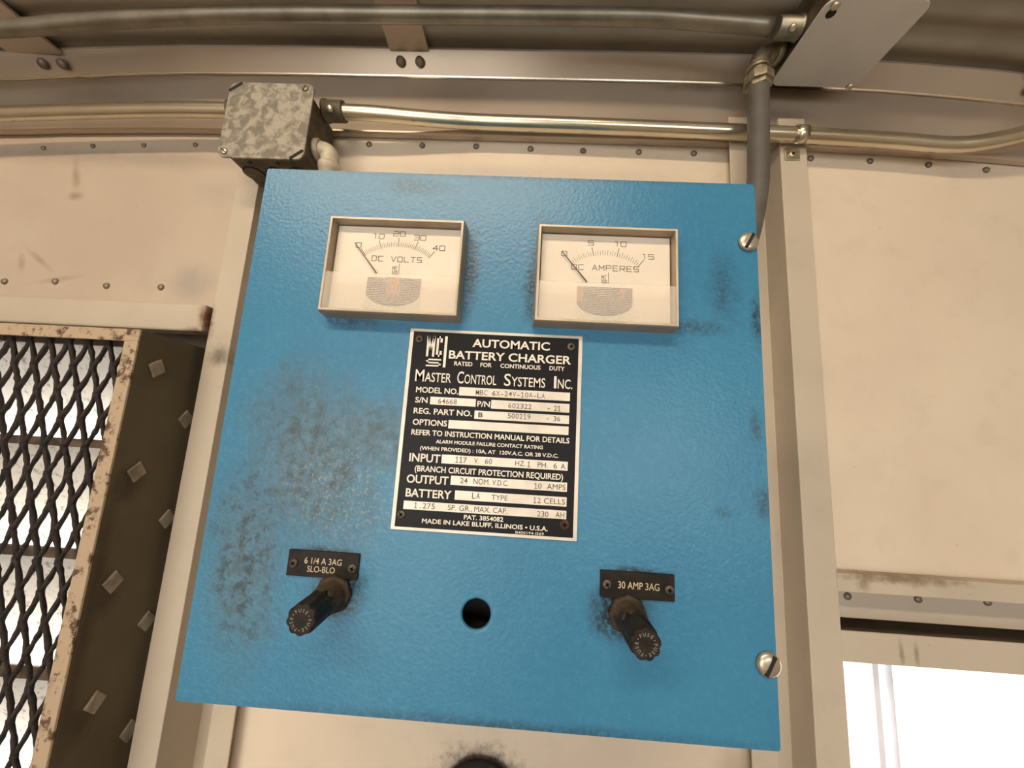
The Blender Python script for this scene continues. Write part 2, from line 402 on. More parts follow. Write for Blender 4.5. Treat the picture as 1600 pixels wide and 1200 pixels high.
def screw(parent, c, r, mat, ang=45, cross=False, h=None, name='screw'):
    """round head facing -y with a recessed-looking slot"""
    h = h or r * .45; bm = B(); x, y, z = c
    lathe(bm, (x, y, z), (0, -1, 0), [(r, 0), (r, h * .45), (r * .8, h * .85), (r * .45, h), (.0002, h * 1.02)], 20)
    for k in ((0, 90) if cross else (0,)):
        a = math.radians(ang + k); L = r * (.55 if cross else .86); ww = r * (.20 if cross else .15)
        d = (math.cos(a), math.sin(a)); n = (-d[1], d[0])
        P = [(x + d[0] * s * L + n[0] * u * ww, z + d[1] * s * L + n[1] * u * ww) for s, u in ((-1, -1), (1, -1), (1, 1), (-1, 1))]
        prism(bm, P, y - h * .55, y - h * 1.07, 1)
    return obj(name, bm, [mat, 'black_slot'], parent)

# ================================================================== THE SHED (setting)
def struct(name, bm, mat, bevel=0.0, label=None):
    return tag(obj(name, bm, mat, None, bevel), label, None, None, 'structure')
RX, RB = 1.75, -2.7            # half width of the shed, back wall
bm = B(); box(bm, -RX, RX, RB, .30, -1.56, -1.5); struct('floor', bm, 'floor_concrete')
bm = B(); box(bm, -RX - .05, -RX, RB, .30, -1.5, 1.30); struct('wall_left', bm, 'shed_side')
bm = B(); box(bm, RX, RX + .05, RB, .30, -1.5, 1.30); struct('wall_right', bm, 'shed_side')
DX0, DX1, DZ = -1.60, -.15, .36
bm = B(); box(bm, -RX, DX0, RB - .05, RB, -1.5, .56); box(bm, DX1, .45, RB - .05, RB, -1.5, .56); box(bm, 1.55, RX, RB - .05, RB, -1.5, .56); box(bm, .45, 1.55, RB - .05, RB, -1.5, -.55); box(bm, .45, 1.55, RB - .05, RB, .32, .56); box(bm, DX0, DX1, RB - .05, RB, DZ, .56)  # right-hand opening added unseen, to brighten the right of the front wall
struct('wall_back', bm, 'shed_side')
bm = B(); box(bm, -9, 9, -12, -2.76, -1.62, -1.57); box(bm, -9, 9, .305, 12, -1.62, -1.57); tag(obj('ground', bm, 'ground_gravel'), 'pale gravel yard outside the shed', None, None, 'structure')

BOW = [(-1.75, -.062), (-1.0, -.034), (-.741, -.0225), (-.60, -.011), (-.465, -.0045), (-.30, -.0015), (-.16, -.001), (.15, 0), (.30, -.001), (.48, -.007), (.56, -.0135), (.638, -.0215), (1.0, -.036), (1.75, -.062)]
bow = lambda x: interp(BOW, x)
XS = sorted(set([-RX + i * RX / 30 for i in range(61)]))
# roof sheet: shallow ribs along the wall
bm = B(); prof = []
y = .262
while y > RB - .05:
    ph = (y - .262) / .034 * 2 * math.pi
    if y < .055: break
    prof.append((y, .503 + .0035 * math.sin(ph))); y -= .0043
prof += [(.05, .503), (-1.25, 1.15), (RB - .05, .52)]
loft(bm, [[Vector((x, p[0], p[1] + bow(x))) for p in prof] for x in XS], closed=False)
struct('ceiling', bm, 'roof_sheet').modifiers.new('solid', 'SOLIDIFY').thickness = .002

# outer sheathing with the two openings (louvre, window)
bm = B()
LX0, LX1, LZ0, LZ1 = -.90, -.386, -.95, .074
WX0, WX1, WZ0, WZ1 = .362, 1.05, -.95, -.2157
for a in ((-RX, LX0, -1.5, .52), (LX0, LX1, LZ1, .52), (LX0, LX1, -1.5, LZ0), (LX1, WX0, -1.5, .52), (WX0, WX1, WZ1, .52), (WX0, WX1, -1.5, WZ0), (WX1, RX, -1.5, .52)):
    box(bm, a[0], a[1], .276, .30, a[2], a[3])
wall = struct('wall_front', bm, 'outer_wall')
# sheet panels
def panel(x0, x1, z0, z1, mat, y=.235):
    bm = B(); box(bm, x0, x1, y, y + .004, z0, z1); return obj('sheet_panel', bm, mat, wall)
pc = panel(-.288, .288, -1.5, .42, 'wall_paint')
pr = panel(.3605, RX, -.131, .42, 'wall_paint')
plp = panel(-RX, -.3715, .125, .42, 'wall_paint_worn_shaded')
pk = panel(.3605, RX, -.1845, -.140, 'frame_metal', .252)
bm = B(); box(bm, -RX, LX0 - .02, .235, .239, -1.5, .105); obj('sheet_panel', bm, 'wall_paint_worn_shaded', wall)
# rivets, one mesh shared
bm = B(); lathe(bm, (0, 0, 0), (0, -1, 0), [(.0042, 0), (.0040, .0012), (.0030, .0024), (.0014, .0030), (.0001, .0031)], 14)
rv0 = obj('rivet', bm, 'rivet_metal', pc, loc=(0, 0, 0)); first = True
def rivet(par, x, y, z, s=1.0):
    global first
    if first: o = rv0; first = False; o.parent = par; o.location = Vector((x, y, z + Z0)) - ORG[par.name]
    else: o = dup(rv0, par, (x, y, z))
    o.scale = (s, s, s); return o
for x, z in ((-.2095, .3768), (-.1365, .3773), (-.0633, .3787), (.0102, .3773), (.0803, .3768), (.1539, .3774), (.2259, .378)): rivet(pc, x, .235, z)
for x, z in ((.3759, .3756), (.4512, .3745), (.5239, .3715), (.5947, .3666), (.666, .361)): rivet(pr, x, .235, z)
for x, z in ((-.742, .1575), (-.6705, .1586), (-.6017, .1617), (-.5311, .1587), (-.458, .1603)): rivet(plp, x, .235, z)
for x in (-.668, -.5978, -.525, -.452): rivet(plp, x, .235, .372 + bow(x), .8)
for x, z in ((.395, -.162), (.472, -.160), (.547, -.158), (.62, -.156)): rivet(pk, x, .252, z)
# two open channel posts (lip, web, floor, web, lip)
def post(xs, ztop, D=.256):
    a, b, c, d = xs; T = .0022; pts = [(a, .22), (b, .22), (b, D), (c, D), (c, .22), (d, .22)]
    off = [(a, .22 + T), (b - T, .22 + T), (b - T, D + T), (c + T, D + T), (c + T, .22 + T), (d, .22 + T)]
    bm = B(); loft(bm, [[Vector((x, y, z)) for x, y in pts + off[::-1]] for z in (-1.5, ztop)])
    for f in bm.faces: f.smooth = False
    return obj('post_channel', bm, 'frame_metal', wall, .0008)
post((-.371, -.341, -.291, -.266), .42, .273); p2 = post((.2645, .2905, .3272, .3603), .42)
# horizontal members
bm = B(); box(bm, -RX, -.3735, .213, .233, .0985, .1325); t1 = struct('trim_2', bm, 'frame_metal', .0025)
bm = B(); box(bm, .3605, RX, .221, .2345, -.148, -.1291); struct('trim_3', bm, 'frame_metal', .001)
bm = B(); box(bm, .3605, RX, .221, .2235, -.2157, -.1858); box(bm, .3605, RX, .2235, .262, -.2157, -.2125); struct('trim_4', bm, 'frame_metal', .0015)
bm = B(); box(bm, WX0 - .002, WX1 + .05, .221, .262, WZ0 - .04, WZ0); struct('trim_5', bm, 'frame_metal', .0015)
bm = B(); box(bm, WX1, WX1 + .05, .222, .262, WZ0, WZ1); struct('trim_6', bm, 'frame_metal', .0015)
# eave rail
bm = B()
def rail_sec(x):
    w = bow(x); zb = .3865 + w * .65
    pts = [(.233, zb), (.2265, zb), (.2240, zb + .001), (.2235, zb + .003)]
    for k in range(7):                                              # rounded fold
        a = math.radians(38 * k / 6); pts.append((.2235 - .007 * (1 - math.cos(a)), .4705 + w + .007 * math.sin(a)))
    pts += [(.2050, .4955 + w), (.2050, .4985 + w), (.2080, .4985 + w), (.2240, .479 + w), (.2265, .473 + w), (.2265, zb + .002), (.233, zb + .002)]
    return [Vector((x, y, z)) for y, z in pts]
loft(bm, [rail_sec(x) for x in XS])
plain('rail_edge', (.92, .80, .64), .24, 1.0, .03, 20)  # brighter metal for the fold, puts its highlight line into the colour
rail = struct('trim_1', bm, ['rail', 'rail_edge'])
for f in rail.data.polygons:
    if f.index % 18 in range(4, 10) and f.index < 18 * (len(XS) - 1): f.material_index = 1
for f in rail.data.polygons: f.use_smooth = f.index % 18 in range(4, 10)
bolt_n = Vector((0, -.78, -.62))
for x0, x1, bolts in ((-.183, -.131, (-.1697, -.1436)), (-.712, -.636, (-.668, -.640)), (.62, .672, (.634, .66))):
    w = bow((x0 + x1) / 2)
    bm = B(); box(bm, x0, x1, .085, .206, .4925 + w, .4975 + w); obj('bracket', bm, 'rail', rail, .001)
    for bx in bolts:
        bm = B(); lathe(bm, (bx, .2125, .4845 + w), bolt_n, [(.0062, 0), (.0062, .002), (.0045, .0042), (.0015, .0052), (.0002, .0053)], 16); obj('bolt', bm, 'rivet_metal', rail)

# window (right): glass, white sash members
win = B(); box(win, WX0, WX1, .2535, .2555, WZ0, WZ1)
wo = tag(obj('window_1', win, 'window_glass'), None, None, None, 'structure')
for a in ((.436, .4425, .275, .30), (.4515, .4535, .270, .29)):
    bm = B(); box(bm, *a, WZ0, WZ1); obj('sash_bar', bm, 'window_white', wo)

# ================================================================== LOUVRE VENT
vent = root('louvre_vent', (-.64, .20, -.97), 'rusty framed louvre vent behind dirty expanded metal mesh, left of the blue charger', 'vent')
VX0, VX1, VZ0, VZ1 = -.91, -.3795, -.96, .0812
FW = .0145
bm = B()
fr = [(VX0, VX1, VZ1 - .0125, VZ1), (VX0, VX1, VZ0, VZ0 + FW), (VX1 - FW, VX1, VZ0 + FW, VZ1 - .0125), (VX0, VX0 + FW, VZ0 + FW, VZ1 - .0125)]
for a in fr:
    bm = B(); box(bm, a[0], a[1], .150, .1525, a[2], a[3]); obj('frame_flange', bm, 'vent_frame', vent, .0006)
for nm, a in (('side_panel', (VX1 - .003, VX1, VZ0, VZ1)), ('side_panel', (VX0, VX0 + .003, VZ0, VZ1))):
    bm = B(); box(bm, a[0], a[1], .1526, .262, a[2], a[3]); sp = obj(nm, bm, 'vent_side', vent)
    if a[1] == VX1: side = sp
bm = B(); box(bm, VX0 + .003, VX1 - .003, .1526, .262, VZ1 - .003, VZ1); obj('top_panel', bm, 'vent_side', vent)
bm = B(); box(bm, VX0 + .003, VX1 - .003, .1526, .262, VZ0, VZ0 + .003); obj('bottom_panel', bm, 'vent_side', vent)
for k, (ty, tz, an) in enumerate(((.1745, .0453, 32), (.1755, -.0643, 38), (.1745, -.171, 42), (.181, -.282, 48), (.178, -.393, 40), (.2205, -.007, 50), (.2205, -.12, 44), (.2195, -.2265, 46), (.223, -.335, 40))):
    a = math.radians(an); h = .0068; bm = B(); R = []
    for xx, s in ((VX1, 1.0), (VX1 + .0018, 1.0), (VX1 + .0024, .92)):
        R.append([Vector((xx, ty + s * h * (u * math.cos(a) - v * math.sin(a)), tz + s * h * 1.1 * (u * math.sin(a) + v * math.cos(a)))) for u, v in ((-1, -1), (1, -1), (1, 1), (-1, 1))])
    loft(bm, R)
    for f in bm.faces: f.smooth = False
    obj('square_nut', bm, 'tab_metal', side)
# expanded metal
bm = B(); px, pz = .0215, .0545; my = .1585
def strand(p, q):
    n = 7; d = Vector((q[0] - p[0], 0, q[1] - p[1])); nrm = Vector((-d.z, 0, d.x)).normalized(); R = []
    for i in range(n + 1):
        t = i / n; w = (.0008 + .0011 * random.random() + (.0011 if i in (0, n) else 0)); c = Vector((p[0], 0, p[1])) + d * t
        yy = my + .0012 * math.sin(t * math.pi); th = .0013 + .0006 * random.random()
        R.append([c + nrm * w + Vector((0, yy - th, 0)), c - nrm * (w + .0006 * random.random()) + Vector((0, yy - th, 0)), c - nrm * w + Vector((0, yy + th, 0)), c + nrm * w + Vector((0, yy + th, 0))])
    loft(bm, R)
mx0, mx1, mz0, mz1 = VX0 + .006, VX1 - .006, VZ0 + .006, VZ1 - .004
r = 0; zt = mz1 + .018
while zt - r * pz / 2 > mz0 - pz / 2:
    za, zb = zt - r * pz / 2, zt - (r + 1) * pz / 2
    o = (r % 2) * px / 2; c = -1
    while True:
        x = mx0 + c * px + o
        if x > mx1 + px: break
        for sx in (-1, 1):
            a, b = [x, za], [x + sx * px / 2, zb]
            if a[1] > mz1: t = (a[1] - mz1) / (a[1] - b[1]); a = [a[0] + (b[0] - a[0]) * t, mz1]
            if mx0 <= min(a[0], b[0]) and max(a[0], b[0]) <= mx1 + .001 and b[1] >= mz0 and a[1] > b[1] + .002: strand(a, b)
        c += 1
    r += 1
tag(obj('expanded_mesh', bm, 'mesh_dirt', vent), 'dirt crusted diamond mesh')
# blades
for k in range(9):
    z = .0785 - .116 * k
    bm = B(); zo = z - (.112 if k == 0 else .1325)
    y0, y1 = .200, .272 - .010 * (k == 0)
    loft(bm, [[Vector((x, y0, z)), Vector((x, y1, zo)), Vector((x, y1 + .002, zo)), Vector((x, y0 + .002, z + .002))] for x in (VX0 + .004, VX1 - .004)])
    for f in bm.faces: f.smooth = False
    bl = obj('louvre_blade', bm, 'blade', vent)
    bm = B(); box(bm, VX0 + .004, VX1 - .004, .1955, .1998, z - .007, z + .002); obj('blade_lip', bm, 'blade_edge', bl)

# ================================================================== GROMMET under the charger
gr = root('rubber_grommet', (-.006, .225, -.40), 'round black rubber grommet in the wall below the charger, rim crusted with soot', 'grommet')
bm = B(); n = 36; c = Vector((-.006, .229, -.378)); loft(bm, [circ(c + Vector((0, -.004 * math.sin(a), 0)), Vector((1, 0, 0)), Vector((0, 0, 1)), .0375 - .004 * math.cos(a), n) for a in [math.pi * i / 6 for i in range(7)]], cap=False)
obj('rim', bm, 'rubber', gr)
bm = B(); cyl(bm, (-.006, .2335, -.378), (-.006, .2345, -.378), .036, 36); obj('plug', bm, 'rubber', gr)

# ================================================================== BATTERY CHARGER
H = .1524
ch = root('battery_charger', (0, .11, -H), 'blue hammertone wall mounted battery charger with two panel meters and black data plate', 'battery charger')
# box body, open to the front
bm = B(); bx = .1465
box(bm, -bx, bx, .2135, .2185, -bx, bx); box(bm, -bx, -bx + .002, .004, .2135, -bx, bx); box(bm, bx - .002, bx, .004, .2135, -bx, bx)
box(bm, -bx + .002, bx - .002, .004, .2135, bx - .002, bx); box(bm, -bx + .002, bx - .002, .004, .2135, -bx, -bx + .002)
obj('enclosure', bm, 'blue', ch)
# cover: sheet with turned edges and the round lamp hole
hx, hz, hr = -.0002, -.1011, .0074
bm = B(); N = 40
inn = [bm.verts.new((hx + hr * math.cos(2 * math.pi * k / N), 0, hz + hr * math.sin(2 * math.pi * k / N))) for k in range(N)]
inb = [bm.verts.new((hx + hr * math.cos(2 * math.pi * k / N), .0016, hz + hr * math.sin(2 * math.pi * k / N))) for k in range(N)]
S = .012
def sq(k):
    a = 2 * math.pi * k / N; cx, cz = math.cos(a), math.sin(a); m = max(abs(cx), abs(cz)); return (hx + cx / m * S, 0, hz + cz / m * S)
mid = [bm.verts.new(sq(k)) for k in range(N)]
for k in range(N):
    j = (k + 1) % N
    bm.faces.new((inn[k], inn[j], mid[j], mid[k])); bm.faces.new((inn[j], inn[k], inb[k], inb[j]))
xs = [-H, hx - S, hx + S, H]; zs = [-H, hz - S, hz + S, H]
for i in range(3):
    for j in range(3):
        if i == j == 1: continue
        quad(bm, (xs[i], 0, zs[j]), (xs[i + 1], 0, zs[j]), (xs[i + 1], 0, zs[j + 1]), (xs[i], 0, zs[j + 1]))
bmesh.ops.remove_doubles(bm, verts=bm.verts, dist=1e-6)
loop = [(-H, -H), (H, -H), (H, H), (-H, H)]
for i in range(4):
    a, b = loop[i], loop[(i + 1) % 4]; quad(bm, (a[0], 0, a[1]), (b[0], 0, b[1]), (b[0], .0125, b[1]), (a[0], .0125, a[1]))
bmesh.ops.remove_doubles(bm, verts=bm.verts, dist=1e-6)
cover = obj('front_cover', bm, 'blue', ch, .0014, seg=3)
bm = B(); box(bm, -.04, .04, .02, .022, -.135, -.06); obj('hole_shade_sheet', bm, 'black_slot', ch)  # added black sheet, stands in for the shade inside the hole
screw(ch, (.1469, -.0002, .1139), .0058, 'bright_screw', 62, name='cover_screw'); screw(ch, (.1478, -.0002, -.1138), .0060, 'bright_screw', 62, name='cover_screw')

# panel meters
def meter(name, label, cx, cz, nums, minor, words, ww, coil):
    e = bpy.data.objects.new(name, None); COL.objects.link(e); e.parent = ch; ORG[e.name] = Vector((cx, 0, cz - .029 + Z0)); e.location = ORG[e.name] - ORG[ch.name]; e['label'] = label
    hw, hh, T, F = .0400, .0293, .0017, -.0105
    bm = B()
    loft(bm, [[Vector((cx + sx * (hw - q), y, cz + sz * (hh - q))) for sx, sz in ((-1, -1), (1, -1), (1, 1), (-1, 1))] for q, y in ((-.0006, 0), (0, F + .001), (.0005, F), (T, F), (T + .0003, 0))], cap=False)
    for f in bm.faces: f.smooth = False
    fs = list(bm.faces)
    for i, f in enumerate(fs):
        if 8 <= i < 12: f.material_index = 1
    obj('case', bm, ['case_plastic', 'case_edge'], e)
    dial_y = -.0040
    bm = B(); box(bm, cx - hw + .0026, cx + hw - .0026, dial_y, -.0002, cz - hh + .0022, cz + hh - .0026); obj('dial_plate', bm, 'dial_card', e)
    bm = B(); box(bm, cx - hw + .0018, cx + hw - .0018, -.0002, .0004, cz - hh + .0018, cz + hh - .0018); obj('case_back', bm, 'case_plastic', e)
    pz_ = cz - .0162; yy = dial_y - .00012
    bm = B(); pol = lambda a, r_: (cx + r_ * math.sin(math.radians(a)), pz_ + r_ * math.cos(math.radians(a)))
    lim = 38.0; mxv = nums[-1]
    ang = lambda v: -lim + 2 * lim * v / mxv
    for i in range(minor + 1):
        a = -lim + 2 * lim * i / minor; v = mxv * i / minor; maj = any(abs(v - q) < 1e-4 for q in nums)
        r1 = .0362 if maj else (.0340 if (i % 2 == 0) else .0332)
        seg2(bm, pol(a, .0309), pol(a, r1), .00042 if maj else .00024, yy)
    obj('scale_ticks', bm, 'dial_print', e)
    bm = B()
    for v in nums:
        x, z = pol(ang(v), .0390); t_ = str(v); put_stroke(bm, t_, x + (.0006 if v == mxv else 0), z - .0014, .0031, .0030, yy, .0009, .00042)
    put_stroke(bm, words, cx, cz + .0050, ww, .0031, yy, .0012, .00042)
    obj('lettering', bm, 'dial_print', e)
    bm = B(); lx, lz = cx - .0018, cz - .0032                      # maker's small mark: M C over S, tall bar
    for a, b in (((0, 2.6), (0, 6)), ((0, 6), (.6, 4.5)), ((.6, 4.5), (1.2, 6)), ((1.2, 6), (1.2, 2.6)), ((2.9, 6), (1.9, 6)), ((1.9, 6), (1.9, 2.6)), ((1.9, 2.6), (2.9, 2.6)), ((2.9, 2), (0, 2)), ((0, 2), (0, 1)), ((0, 1), (2.9, 1)), ((2.9, 1), (2.9, 0)), ((2.9, 0), (0, 0)), ((3.8, 0), (3.8, 8))):
        seg2(bm, (lx + a[0] * .001, lz + a[1] * .00085), (lx + b[0] * .001, lz + b[1] * .00085), .00032, yy)
    obj('maker_mark', bm, 'dial_print', e)
    # movement seen through the ribbed lower window
    bm = B(); box(bm, cx - .0163, cx + .0163, yy - .0003, yy, cz - hh + .0026, cz - .0050); obj('coil_window', bm, 'coil_window', e)
    bm = B(); o = [(cx + .0158 * s, cz - .0056) for s in (-1, 1)]
    arc = [(cx + .0158 * math.cos(math.radians(a)), cz - .0150 + .0078 * math.sin(math.radians(a))) for a in range(0, -181, -12)]
    prism(bm, [o[0], o[1]] + arc, yy - .0004, yy - .0006); obj('coil', bm, 'coil_grey', e)
    bm = B()
    for i in range(15):
        z = cz - .0066 - i * .00105; hwz = .0156 if z > cz - .0150 else .0156 * math.sqrt(max(0, 1 - ((cz - .0150 - z) / .0078) ** 2))
        if hwz > .001: quad(bm, (cx - hwz, yy - .0007, z), (cx + hwz, yy - .0007, z), (cx + hwz, yy - .0007, z + .0004), (cx - hwz, yy - .0007, z + .0004))
    obj('coil_ribs', bm, 'coil_line', e)
    for x0, x1, z0, z1 in coil:
        bm = B(); quad(bm, (cx + x0, yy - .0008, cz + z0), (cx + x1, yy - .0008, cz + z0), (cx + x1, yy - .0008, cz + z1), (cx + x0, yy - .0008, cz + z1)); obj('coil_clip', bm, 'coil_orange', e)
    bm = B(); p0, p1 = pol(-lim - 1.3, .0405), pol(-lim - 1.3, .0165); q0 = pol(-lim - 1.3, .0405)
    d = Vector((p1[0] - p0[0], p1[1] - p0[1])).normalized(); nx = (-d.y, d.x)
    P = [(p0[0] + nx[0] * .00020, p0[1] + nx[1] * .00020), (p0[0] - nx[0] * .00020, p0[1] - nx[1] * .00020), (p1[0] - nx[0] * .00034, p1[1] - nx[1] * .00034), (p1[0] + nx[0] * .00034, p1[1] + nx[1] * .00034)]
    prism(bm, P, dial_y - .0016, dial_y - .0020); obj('needle', bm, 'needle_black', e)
    fz = cz - .0056
    bm = B(); box(bm, cx - hw + T, cx + hw - T, F + .0006, F + .0010, fz, cz + hh - T); obj('window', bm, 'clear_plastic', e)
    bm = B(); box(bm, cx - hw + T, cx + hw - T, F + .0002, F + .0010, cz - hh + T, fz); obj('lower_cover', bm, 'frosted_plastic', e)
    return e
meter('voltmeter', 'voltmeter reading zero, scale to 40, marked DC VOLTS', -.0611, .0857, (0, 10, 20, 30, 40), 40, 'DC VOLTS', .0027, ((-.004, .004, -.0165, -.0052),))
meter('ammeter', 'ammeter reading zero, scale to 15, marked DC AMPERES', .0621, .0855, (0, 5, 10, 15), 30, 'DC AMPERES', .0028, ((-.0160, -.0118, -.0150, -.0058), (.0085, .0115, -.0130, -.0060)))

# data plate
npx, npz = -.0496, .0512
def empty_part(name, loc, label=None):
    e = bpy.data.objects.new(name, None); COL.objects.link(e); e.parent = ch; ORG[e.name] = Vector(loc) + Vector((0, 0, Z0)); e.location = ORG[e.name] - ORG[ch.name]
    if label: e['label'] = label
    return e
npl = empty_part('data_plate', (npx + .05, 0, npz - .1126), 'black and silver engraved data plate')
mmx = lambda v: npx + v / 1000; mmz = lambda v: npz + v / 1000
bm = B(); box(bm, npx, npx + .1004, -.0009, .0002, npz - .1126, npz); obj('plate', bm, 'silver_plate', npl, .0002)
bm = B(); box(bm, mmx(2.2), mmx(98.2), -.00105, -.0008, mmz(-110.9), mmz(-1.7)); obj('black_field', bm, 'black_enamel', npl)
for a in ((31.4, -33.2, 94.2, -38.0), (15.4, -39.6, 41.4, -44.0), (50.1, -39.6, 94.1, -44.5), (41.1, -46.1, 94.1, -50.8), (26.9, -52.2, 94.0, -56.9), (24.7, -71.4, 94.2, -76.2), (30.7, -82.5, 94.2, -87.4), (33.6, -90.2, 94.2, -95.1), (6.0, -97.2, 94.3, -101.6)):
    bm = B(); box(bm, mmx(a[0]), mmx(a[2]), -.00115, -.0010, mmz(a[3]), mmz(a[1])); obj('blank_strip', bm, 'silver_plate', npl)
ROWS = [('AUTOMATIC', 37.1, -9.4, 81.7, 4.7, 'b'), ('BATTERY CHARGER', 23.9, -16.9, 94.1, 4.7, 'b'), ('RATED', 27.4, -20.9, 37.9, 2.4, 'b'), ('FOR', 42.5, -20.9, 49, 2.4, 'b'), ('CONTINUOUS', 54, -20.9, 76.9, 2.4, 'b'), ('DUTY', 82, -20.9, 90.6, 2.4, 'b'),
('M', 5.6, -31.1, 10.7, 6.8, 'c'), ('ASTER', 11.2, -31.1, 26.3, 5.3, 'c'), ('C', 29.8, -31.1, 33.5, 6.8, 'c'), ('ONTROL', 34.0, -31.1, 52.2, 5.3, 'c'), ('S', 56.6, -31.1, 60.4, 6.8, 'c'), ('YSTEMS', 60.8, -31.1, 80, 5.3, 'c'), ('I', 84.9, -31.1, 86.3, 6.8, 'c'), ('NC.', 87.1, -31.1, 95.3, 5.3, 'c'),
('MODEL NO.', 6.8, -37.5, 31.0, 3.2, 'b'), ('MBC 6X-24V-10A-LA', 40.8, -37.2, 80.3, 2.86, 't'), ('S/N', 6.9, -43.3, 14.0, 3.07, 'b'), ('64668', 19.8, -43.3, 30.8, 2.85, 't'), ('P/N', 42.3, -43.7, 49.5, 3.05, 'b'), ('602322', 59.6, -43.7, 73.1, 2.83, 't'), ('-', 81.5, -43.7, 83.5, 2.82, 't'), ('21', 85.3, -43.9, 89.4, 2.82, 't'),
('REG. PART NO.', 6.6, -49.5, 39.7, 3.15, 'b'), ('B', 43.3, -49.7, 45.8, 2.7, 'd'), ('500219', 59.6, -49.4, 72.8, 2.8, 't'), ('-', 81.2, -49.5, 83.2, 2.8, 't'), ('36', 85.1, -49.6, 89.4, 2.79, 't'), ('OPTIONS', 6.7, -55.9, 26.1, 3.23, 'b'),
('REFER TO INSTRUCTION MANUAL FOR DETAILS', 6.5, -61.4, 94.7, 2.9, 'b'), ('ALARM MODULE FAILURE CONTACT RATING', 20.7, -65.4, 80.2, 1.9, 'b'), ('(WHEN PROVIDED) : 10A, AT  120V.A.C. OR 28 V.D.C.', 12.2, -69.5, 88.9, 2.0, 'b'),
('INPUT', 6.7, -76.0, 24.0, 4.4, 'b'), ('117', 32.1, -75.2, 38.9, 2.92, 't'), ('V.', 42.8, -75.1, 45.3, 2.71, 'p'), ('60', 48.6, -75.1, 52.9, 2.91, 't'), ('HZ.', 65.5, -75.1, 71.0, 2.7, 'p'), ('1', 71.8, -75.4, 74.2, 2.9, 't'), ('PH.', 77.8, -75.2, 83.3, 2.69, 'p'), ('6', 86.3, -75.4, 88.6, 2.89, 't'), ('A.', 90.5, -75.3, 93.3, 2.68, 'p'),
('(BRANCH CIRCUIT PROTECTION REQUIRED)', 10.3, -81.2, 91.9, 3.1, 'b'), ('OUTPUT', 6.4, -87.5, 29.5, 4.32, 'b'), ('24', 35.8, -86.2, 40.1, 2.87, 't'), ('NOM.', 43.2, -86.2, 52.2, 2.87, 'p'), ('V.D.C.', 53.5, -86.2, 62.3, 2.86, 'p'), ('10', 76.2, -86.6, 80.6, 2.85, 't'), ('AMPS', 83.3, -86.5, 93.4, 2.85, 'p'),
('BATTERY', 6.6, -94.9, 31.7, 4.27, 'b'), ('LA', 42.8, -93.9, 47.5, 3.04, 't'), ('TYPE', 53.6, -93.9, 62.4, 2.63, 'p'), ('12', 76.1, -94.1, 80.5, 2.82, 't'), ('CELLS', 82.0, -94.1, 93.4, 2.81, 'p'), ('1.275', 11.6, -100.7, 23.5, 2.82, 't'), ('SP. GR.,', 30.3, -100.7, 43.6, 2.81, 'p'), ('MAX. CAP.', 44.8, -100.7, 62.6, 2.8, 'p'), ('230', 78.5, -101.0, 84.9, 2.79, 't'), ('AH', 88.5, -100.9, 93.2, 2.78, 'p'),
('PAT. 3854082', 39.4, -104.9, 60.7, 2.3, 'b'), ('MADE IN LAKE BLUFF, ILLINOIS • U.S.A.', 16.9, -108.2, 84.7, 2.3, 'b'), ('B400194-I569', 67.6, -110.5, 82.7, 1.35, 's')]
for tx, x0, zb, x1, cap, st in ROWS:
    bm = B()
    if st == 't': put_typed(bm, tx, mmx(x0), mmx(x1), mmz(zb), cap / 1000, -.00125); mt = 'print_typed'
    else:
        put_text(bm, tx, mmx(x0), mmx(x1), mmz(zb), cap / 1000, -.00125, {'b': .020, 'c': .006, 'p': .0, 'd': .03, 's': .0}[st]); mt = 'print_black' if st in 'pd' else 'print_silver'
    obj('lettering', bm, mt, npl, recalc=False)
# maker's mark on the plate: tall M C over a wide S, beside a full height bar
bm = B(); yy = -.00125
def bar(x0, z0, x1, z1): quad(bm, (mmx(x0), yy, mmz(z0)), (mmx(x1), yy, mmz(z0)), (mmx(x1), yy, mmz(z1)), (mmx(x0), yy, mmz(z1)))
w = 1.25
bar(10.6, -16.4, 10.6 + w, -4.2); bar(14.1, -16.4, 14.1 + w, -4.2)
seg2(bm, (mmx(11.3), mmz(-4.6)), (mmx(13.0), mmz(-12)), .0011, yy); seg2(bm, (mmx(14.7), mmz(-4.6)), (mmx(13.0), mmz(-12)), .0011, yy)
bar(16.3, -16.4, 16.3 + w, -4.2); bar(16.3, -5.4, 19.6, -4.2); bar(16.3, -16.4, 19.6, -15.2); bar(19.6 - w, -7.8, 19.6, -4.2); bar(19.6 - w, -16.4, 19.6, -12.8)
for z in (-17.7, -19.5, -21.3): bar(11.0, z - .85, 19.6, z)
bar(11.0, -20.35, 12.2, -17.7); bar(18.4, -22.15, 19.6, -19.5)
bar(20.9, -22.4, 22.4, -4.0)
obj('maker_mark', bm, 'print_silver', npl, recalc=False)
for x, z, m_, an in ((6.0, -6.4, 'dark_screw', 20), (93.9, -6.6, 'dark_screw', 0), (5.3, -104.5, 'dark_screw', 40), (93.5, -104.3, 'rusty_screw', 10)):
    screw(npl, (mmx(x), -.0010, mmz(z)), .0023 if m_ != 'rusty_screw' else .0027, m_, an, True, name='plate_screw')

